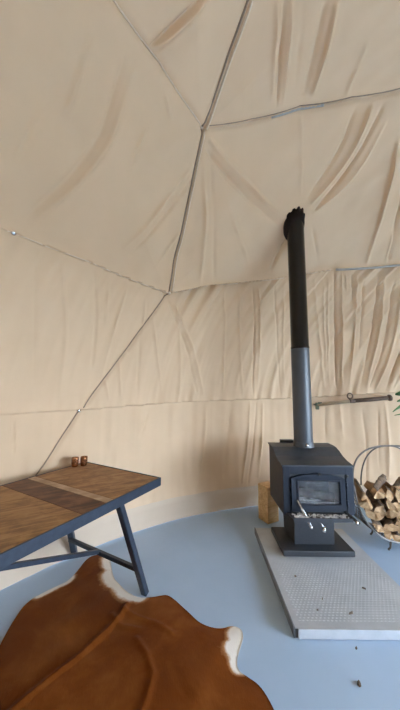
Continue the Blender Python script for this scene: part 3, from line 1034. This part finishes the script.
# ------------------------------------------------------------------ table
fr_ = Vector((-.270, 1.980, 0)); U = Vector((-.478, -.878, 0)).normalized(); V = Vector((-.878, .478, 0)).normalized()
TL, TW, TZ = 1.70, .805, .75
def tpt(s, t, z):
    return fr_ + U * s + V * t + Vector((0, 0, z))
tb = thing('dining_table', 'wooden plank-topped table with blue-grey steel frame and splayed legs at left', 'table', tpt(TL / 2, TW / 2, 0))
ang = math.atan2(V.y, V.x)
Rt = Matrix((U, V, Vector((0, 0, 1)))).transposed()
fb = MB()
FH = .056
for (s0, s1, t0, t1) in ((0, TL, 0, .012), (0, TL, TW - .012, TW), (0, .012, .012, TW - .012), (TL - .012, TL, .012, TW - .012)):
    c = tpt((s0 + s1) / 2, (t0 + t1) / 2, TZ - FH / 2)
    fb.box(c, (s1 - s0, t1 - t0, FH), Rt, .002)
fb.build('frame', M_steel, tb)
plank_defs = [
    (.015, .435, 'tan', M1 := board('plank_tan', (.17, .075, .028), (.27, .135, .052), (.37, .205, .085), 1.3, ang)),
    (.435, .490, 'pale', board('plank_pale', (.30, .19, .115), (.40, .27, .175), (.50, .36, .25), 8.2, ang)),
    (.490, .645, 'dark', board('plank_dark', (.055, .020, .010), (.11, .042, .019), (.18, .08, .038), 2.2, ang)),
    (.645, 1.13, 'brown', board('plank_honey', (.18, .085, .03), (.29, .15, .055), (.37, .205, .085), 6.1, ang)),
    (1.13, 1.40, 'brown', M1), (1.40, TL - .015, 'dark', M1)]
for s0, s1, nm, m in plank_defs:
    o = MB().box(tpt((s0 + s1) / 2, TW / 2, TZ - .014), (s1 - s0 - .0015, TW - .026, .026), Rt, .0015).build('plank', m, tb)
    if nm in ('pale', 'dark') and s1 < 1: o['label'] = nm + ' plank'
for s_top, s_foot in ((.355, .05), (TL - .355, TL - .05)):
    for t, t_top in ((.07, .055), (.845, .60)):
        lg = MB()
        a = tpt(s_top, t_top, TZ - FH + .012); b_ = tpt(s_foot - (.03 if t > .5 else 0), t, .001)
        lg.bar(a, b_, .044, .038, .006)
        lg.build('leg', M_steel, tb)
    st_ = s_foot + (s_top - s_foot) * .27
    MB().bar(tpt(st_, .07, .195), tpt(st_, .775, .195), .026, .026, .003).build('crossbar', M_steel, tb)
    MB().box(tpt(s_top, TW / 2, TZ - .045), (.05, TW - .03, .03), Rt, .003).build('cross_rail', M_steel, tb)
MB().box(tpt(1.45, TW / 2, TZ - .045), (.05, TW - .03, .03), Rt, .003).build('cross_rail', M_steel, tb)
MB().bar(tpt(.13, .44, .200), tpt(1.45, .43, .70), .026, .026, .003).build('brace', M_steel, tb)

# two copper cups by the back corner
def cup(x, y, lab):
    c = MB()
    c.lathe([(0, .003), (.020, .003), (.022, .0), (.024, .006), (.0275, .030), (.028, .062), (.0268, .070), (.0255, .070), (.0255, .058), (.022, .012), (0, .010)], (0, 0, 0), 28)
    o = c.build('copper_cup', M_copper)
    o.location = (x, y, TZ + .001)
    tag(o, lab, 'cup', 'copper cups on the table')
    return o
cup(-1.003, 2.215, 'left one of two small copper cups at the back edge of the table')
cup(-.944, 2.243, 'right one of two small copper cups, nearer the end of the table')

# ------------------------------------------------------------------ cowhide
out = [(-1.0, 1.42), (-1.066, 1.603), (-1.104, 1.8), (-1.088, 1.9), (-1.045, 1.96), (-.985, 2.02), (-.925, 2.073), (-.91, 2.18), (-.906, 2.295), (-.875, 2.36), (-.80, 2.375), (-.735, 2.338), (-.69, 2.27), (-.655, 2.19), (-.613, 2.105), (-.565, 2.05), (-.50, 1.985), (-.43, 1.945), (-.38, 1.925), (-.306, 1.930), (-.25, 1.945), (-.201, 1.955), (-.14, 1.905), (-.08, 1.84), (-.026, 1.784), (.02, 1.74), (.075, 1.712), (.14, 1.705), (.205, 1.728), (.258, 1.708), (.262, 1.66), (.235, 1.60), (.205, 1.535), (.204, 1.48), (.25, 1.45), (.30, 1.415), (.335, 1.34), (.37, 1.20), (.44, 1.02), (.54, .90), (.60, .78), (.54, .70), (.42, .68), (.30, .62), (.20, .45), (.06, .36), (-.16, .34), (-.36, .42), (-.55, .38), (-.72, .28), (-.86, .34), (-.86, .55), (-.86, .80), (-.92, 1.10)]
from mathutils.geometry import delaunay_2d_cdt
def chaikin(p):
    r = []
    for a, b_ in zip(p, p[1:] + p[:1]):
        r += [(a[0] * .75 + b_[0] * .25, a[1] * .75 + b_[1] * .25), (a[0] * .25 + b_[0] * .75, a[1] * .25 + b_[1] * .75)]
    return r
ol = chaikin(chaikin(out))
pn = len(ol)
oa = np.array(ol)
def inside_dist(x, y):
    d = 1e9; ins = False
    ax, ay = oa[:, 0], oa[:, 1]; bx_, by_ = np.roll(ax, -1), np.roll(ay, -1)
    ex, ey = bx_ - ax, by_ - ay
    t = np.clip(((x - ax) * ex + (y - ay) * ey) / (ex * ex + ey * ey + 1e-12), 0, 1)
    d = np.hypot(x - ax - t * ex, y - ay - t * ey).min()
    c = ((ay > y) != (by_ > y)) & (x < (bx_ - ax) * (y - ay) / (by_ - ay + 1e-12) + ax)
    return (c.sum() % 2 == 1), d
pts2 = [Vector(p) for p in ol]
step = .012
y = .26
while y < 2.4:
    x = -1.15
    while x < .65:
        xx, yy = x + random.uniform(-.002, .002), y + random.uniform(-.002, .002)
        i_, d_ = inside_dist(xx, yy)
        if i_ and d_ > step * .6:
            pts2.append(Vector((xx, yy)))
        x += step
    y += step
res = delaunay_2d_cdt(pts2, [(k, (k + 1) % pn) for k in range(pn)], [], 1, 1e-6)
rv, rf = res[0], res[2]
folds = [([(-.98, 1.09), (-.80, 1.27), (-.70, 1.40), (-.60, 1.52), (-.52, 1.66), (-.47, 1.76), (-.45, 1.86)], .016, .013), ([(-.95, 1.07), (-.77, 1.25), (-.66, 1.38), (-.56, 1.50)], .05, .006),
         ([(-.25, 1.22), (-.22, 1.34), (-.21, 1.44), (-.26, 1.54), (-.33, 1.62)], .014, .010), ([(-.46, 1.82), (-.36, 1.76), (-.24, 1.72), (-.14, 1.66)], .014, .008),
         ([(-.52, 1.78), (-.44, 1.70), (-.33, 1.68)], .014, .008), ([(-.02, 1.45), (.04, 1.30), (.06, 1.15)], .06, .006), ([(-.55, 2.02), (-.62, 1.86), (-.74, 1.72)], .06, .006),
         ([(.05, 1.66), (.08, 1.54), (.04, 1.40)], .06, .007)]
rvx = np.array([(v.x, v.y) for v in rv])
def pdist(poly):
    best = np.full(len(rvx), 1e9)
    for (a0, b0), (a1, b1) in zip(poly, poly[1:]):
        ex, ey = a1 - a0, b1 - b0
        t = np.clip(((rvx[:, 0] - a0) * ex + (rvx[:, 1] - b0) * ey) / (ex * ex + ey * ey), 0, 1)
        best = np.minimum(best, np.hypot(rvx[:, 0] - a0 - t * ex, rvx[:, 1] - b0 - t * ey))
    return best
edge = np.array([inside_dist(v.x, v.y)[1] for v in rv])
zz = .006 + .016 * (1 - np.exp(-edge / .10))
for poly, w, amp in folds:
    zz += amp * np.exp(-(pdist(poly) / w) ** 2)
zz += np.array([.006 * noise.noise(Vector((v.x * 3.2, v.y * 3.2, 1))) + .004 * noise.noise(Vector((v.x * 9, v.y * 9, 5))) for v in rv]) * (1 - np.exp(-edge / .06))
zz += np.array([max(0, .016 * noise.noise(Vector((v.x * 4.5, v.y * 4.5, 9)))) for v in rv]) * np.exp(-edge / .03)
zz = np.maximum(zz, .005)
nv = len(rv)
verts = [(v.x, v.y, z) for v, z in zip(rv, zz)] + [(v.x, v.y, max(.0008, z - .0055)) for v, z in zip(rv, zz)]
faces = []
for f in rf:
    f = list(f)
    ar = sum(rv[f[k]].x * rv[f[(k + 1) % len(f)]].y - rv[f[(k + 1) % len(f)]].x * rv[f[k]].y for k in range(len(f)))
    if ar < 0: f = f[::-1]
    faces.append(f); faces.append([k + nv for k in f[::-1]])
for k in range(pn):
    a, b_ = k, (k + 1) % pn
    faces.append([b_, a, a + nv, b_ + nv])
me = bpy.data.meshes.new('cowhide_rug')
me.from_pydata(verts, [], faces)
me.validate()
# white patches at the edge and on a leg: the coat's own markings
white = [((-1.03, 1.99), .12, .05, .045), ((-.95, 2.06), .10, .05, .04), ((-.62, 2.09), .15, .07, .085), ((-.50, 1.975), .15, .06, .075), ((-.70, 2.26), .13, .07, .07), ((-.40, 1.925), .09, .05, .05), ((.245, 1.66), .10, .05, .20), ((.205, 1.58), .085, .05, .14), ((.21, 1.51), .07, .04, .07), ((.56, .78), .14, .06, .10), ((-.75, .32), .18, .05, .08)]
att = me.attributes.new('coat_white', 'FLOAT', 'POINT')
vals = []
for k, v in enumerate(verts):
    w = 0
    for (c, r, s, e) in white:
        dd = math.hypot(v[0] - c[0], v[1] - c[1])
        w = max(w, min(1, max(0, (r - dd) / s)) * max(0, min(1, 1.45 - edge[k % nv] / e)))
    vals.append(w)
att.data.foreach_set('value', vals)
for p in me.polygons: p.use_smooth = True
def hide_b(nt):
    v = objcoord(nt)
    f = noise_tex(nt, v, 2.2, 5, .6, .4)
    fur = noise_tex(nt, objcoord(nt, (1, .25, 1), (0, 0, .5)), 180, 3, .6)
    base = ramp(nt, f, [(.30, (.09, .020, .002)), (.52, (.155, .042, .006)), (.75, (.26, .09, .020))])
    a = N(nt, 'ShaderNodeAttribute', attribute_name='coat_white')
    ad = N(nt, 'ShaderNodeMath', operation='MULTIPLY_ADD'); ad.inputs[1].default_value = .6
    n2 = noise_tex(nt, v, 26, 4, .6)
    sb = N(nt, 'ShaderNodeMath', operation='SUBTRACT'); sb.inputs[1].default_value = .3
    nt.links.new(n2, ad.inputs[0])
    nt.links.new(a.outputs['Fac'], sb.inputs[0]); nt.links.new(sb.outputs[0], ad.inputs[2])
    edge_ = ramp(nt, ad.outputs[0], [(.42, (0, 0, 0)), (.75, (1, 1, 1))])
    tanmix = ramp(nt, ad.outputs[0], [(.10, (0, 0, 0)), (.50, (1, 1, 1))])
    m0 = N(nt, 'ShaderNodeMixRGB'); nt.links.new(tanmix, m0.inputs[0]); nt.links.new(base, m0.inputs[1]); m0.inputs[2].default_value = (.40, .21, .09, 1)
    mx = N(nt, 'ShaderNodeMixRGB')
    nt.links.new(edge_, mx.inputs[0]); nt.links.new(m0.outputs[0], mx.inputs[1]); mx.inputs[2].default_value = (.72, .68, .63, 1)
    p = princ(nt, rough=.62, colsock=mx.outputs[0], normal=bump(nt, fur, .35, .004), spec=.05)
    p.node.inputs['Sheen Weight'].default_value = .03
    p.node.inputs['Sheen Roughness'].default_value = .45
    return p
M_hide = mat('cowhide', hide_b)
o = link('cowhide_rug', me, M_hide)
tag(o, 'large rust-brown cowhide rug with white edges on the blue floor', 'rug')

# ------------------------------------------------------------------ house plant at the right
pl = thing('potted_plant', 'green broad-leaved potted plant at the right edge, leaf tips showing', 'plant', (2.46, 2.62, 0))
MB().lathe([(0, 0), (.10, 0), (.115, .02), (.145, .25), (.155, .25), (.155, .285), (.138, .285), (.135, .24), (0, .24)], (2.46, 2.62, 0), 32).build('pot', M_pot, pl)
MB().lathe([(0, .252), (.07, .256), (.134, .248)], (2.46, 2.62, 0), 24).build('soil', M_soil, pl)
sb = MB()
rd = random.Random(3)
lf = MB()
def leaf(base, tip, width, droop=.03, n=8, turn=0):
    base, tip = Vector(base), Vector(tip)
    d = tip - base
    side = Matrix.Rotation(R_(turn), 3, d) @ d.cross(Vector((0, 0, 1))).normalized()
    rows = []
    for k in range(n + 1):
        t = k / n
        c = base + d * t + Vector((0, 0, droop * 4 * t * (1 - t)))
        w = width * math.sin(PI * min(1, t * .92 + .04)) ** .8 * (1 - .25 * t)
        rows.append([lf.bm.verts.new(c - side * w + Vector((0, 0, w * .25))), lf.bm.verts.new(c), lf.bm.verts.new(c + side * w + Vector((0, 0, w * .25)))])
    for A_, B_ in zip(rows, rows[1:]):
        for k in range(2):
            f = lf.bm.faces.new((A_[k], A_[k + 1], B_[k + 1], B_[k])); f.smooth = True
stem_tops = [(2.44, 2.60, 1.42), (2.54, 2.66, 1.30), (2.47, 2.70, 1.55), (2.56, 2.55, 1.15)]
for (x, y, z) in stem_tops:
    pts = [(2.46 + (x - 2.46) * t + .02 * math.sin(5 * t), 2.62 + (y - 2.62) * t, .25 + (z - .25) * t) for t in [k / 8 for k in range(9)]]
    sb.tube(pts, [.012 - .007 * k / 8 for k in range(9)], 8)
sb.build('stem', M_stem, pl)
# leaves that reach into the view
for tip, base, w in (((1.955, 2.70, 1.170), (2.22, 2.66, 1.30), .028), ((1.995, 2.70, 1.345), (2.36, 2.62, 1.33), .070), ((2.00, 2.69, 1.275), (2.32, 2.62, 1.31), .045), ((1.985, 2.72, 1.135), (2.40, 2.64, 1.15), .018)):
    leaf(base, tip, w, .02, turn=62)
    lf.tube([base, (2.45, 2.61, base[2] - .06)], .004, 6)
for k in range(26):
    a = rd.uniform(-1.9, 1.9); z = rd.uniform(.75, 1.6)
    l = rd.uniform(.16, .24)
    b0 = Vector((2.50 + .03 * math.cos(a), 2.62 + .03 * math.sin(a), z))
    leaf(b0, b0 + Vector((math.cos(a) * l, math.sin(a) * l, rd.uniform(-.06, .10))), rd.uniform(.035, .055), .03)
lo_ = lf.build('foliage', M_leaf, pl)
sd = lo_.modifiers.new('thick', 'SOLIDIFY'); sd.thickness = .0012

# ------------------------------------------------------------------ light: sky through the open bay and the canvas
w = bpy.data.worlds.new('sky'); scn.world = w
w.use_nodes = True
bg = w.node_tree.nodes['Background']
bg.inputs['Color'].default_value = (.74, .88, 1.06, 1)
bg.inputs['Strength'].default_value = SKY
scn.view_settings.view_transform = 'Standard'
scn.view_settings.look = 'None'
scn.view_settings.gamma = 1.0
scn.view_settings.use_curve_mapping = False
scn.view_settings.exposure = EXPO
scn.cycles.max_bounces = 14
scn.cycles.diffuse_bounces = 8
scn.cycles.transparent_max_bounces = 12
scn.cycles.use_denoising = True

# ------------------------------------------------------------------ camera: an ultra-wide phone lens held at chest height
pitch, roll, f_px = R_(7.18), R_(.6), 262.0
cd = bpy.data.cameras.new('camera'); cam = bpy.data.objects.new('camera', cd); COL.objects.link(cam)
cd.sensor_fit = 'VERTICAL'; cd.sensor_height = 36; cd.sensor_width = 36
cd.lens = 36 * f_px / 710
cd.clip_start = .02; cd.clip_end = 200
R0 = Vector((1, 0, 0)); U0 = Vector((0, -math.sin(pitch), math.cos(pitch))); F0 = Vector((0, math.cos(pitch), math.sin(pitch)))
rt = R0 * math.cos(roll) + U0 * math.sin(roll); up = -R0 * math.sin(roll) + U0 * math.cos(roll)
mw = Matrix((rt, up, -F0)).transposed().to_4x4()
mw.translation = (0, 0, 1.39)
cam.matrix_world = mw
scn.camera = cam
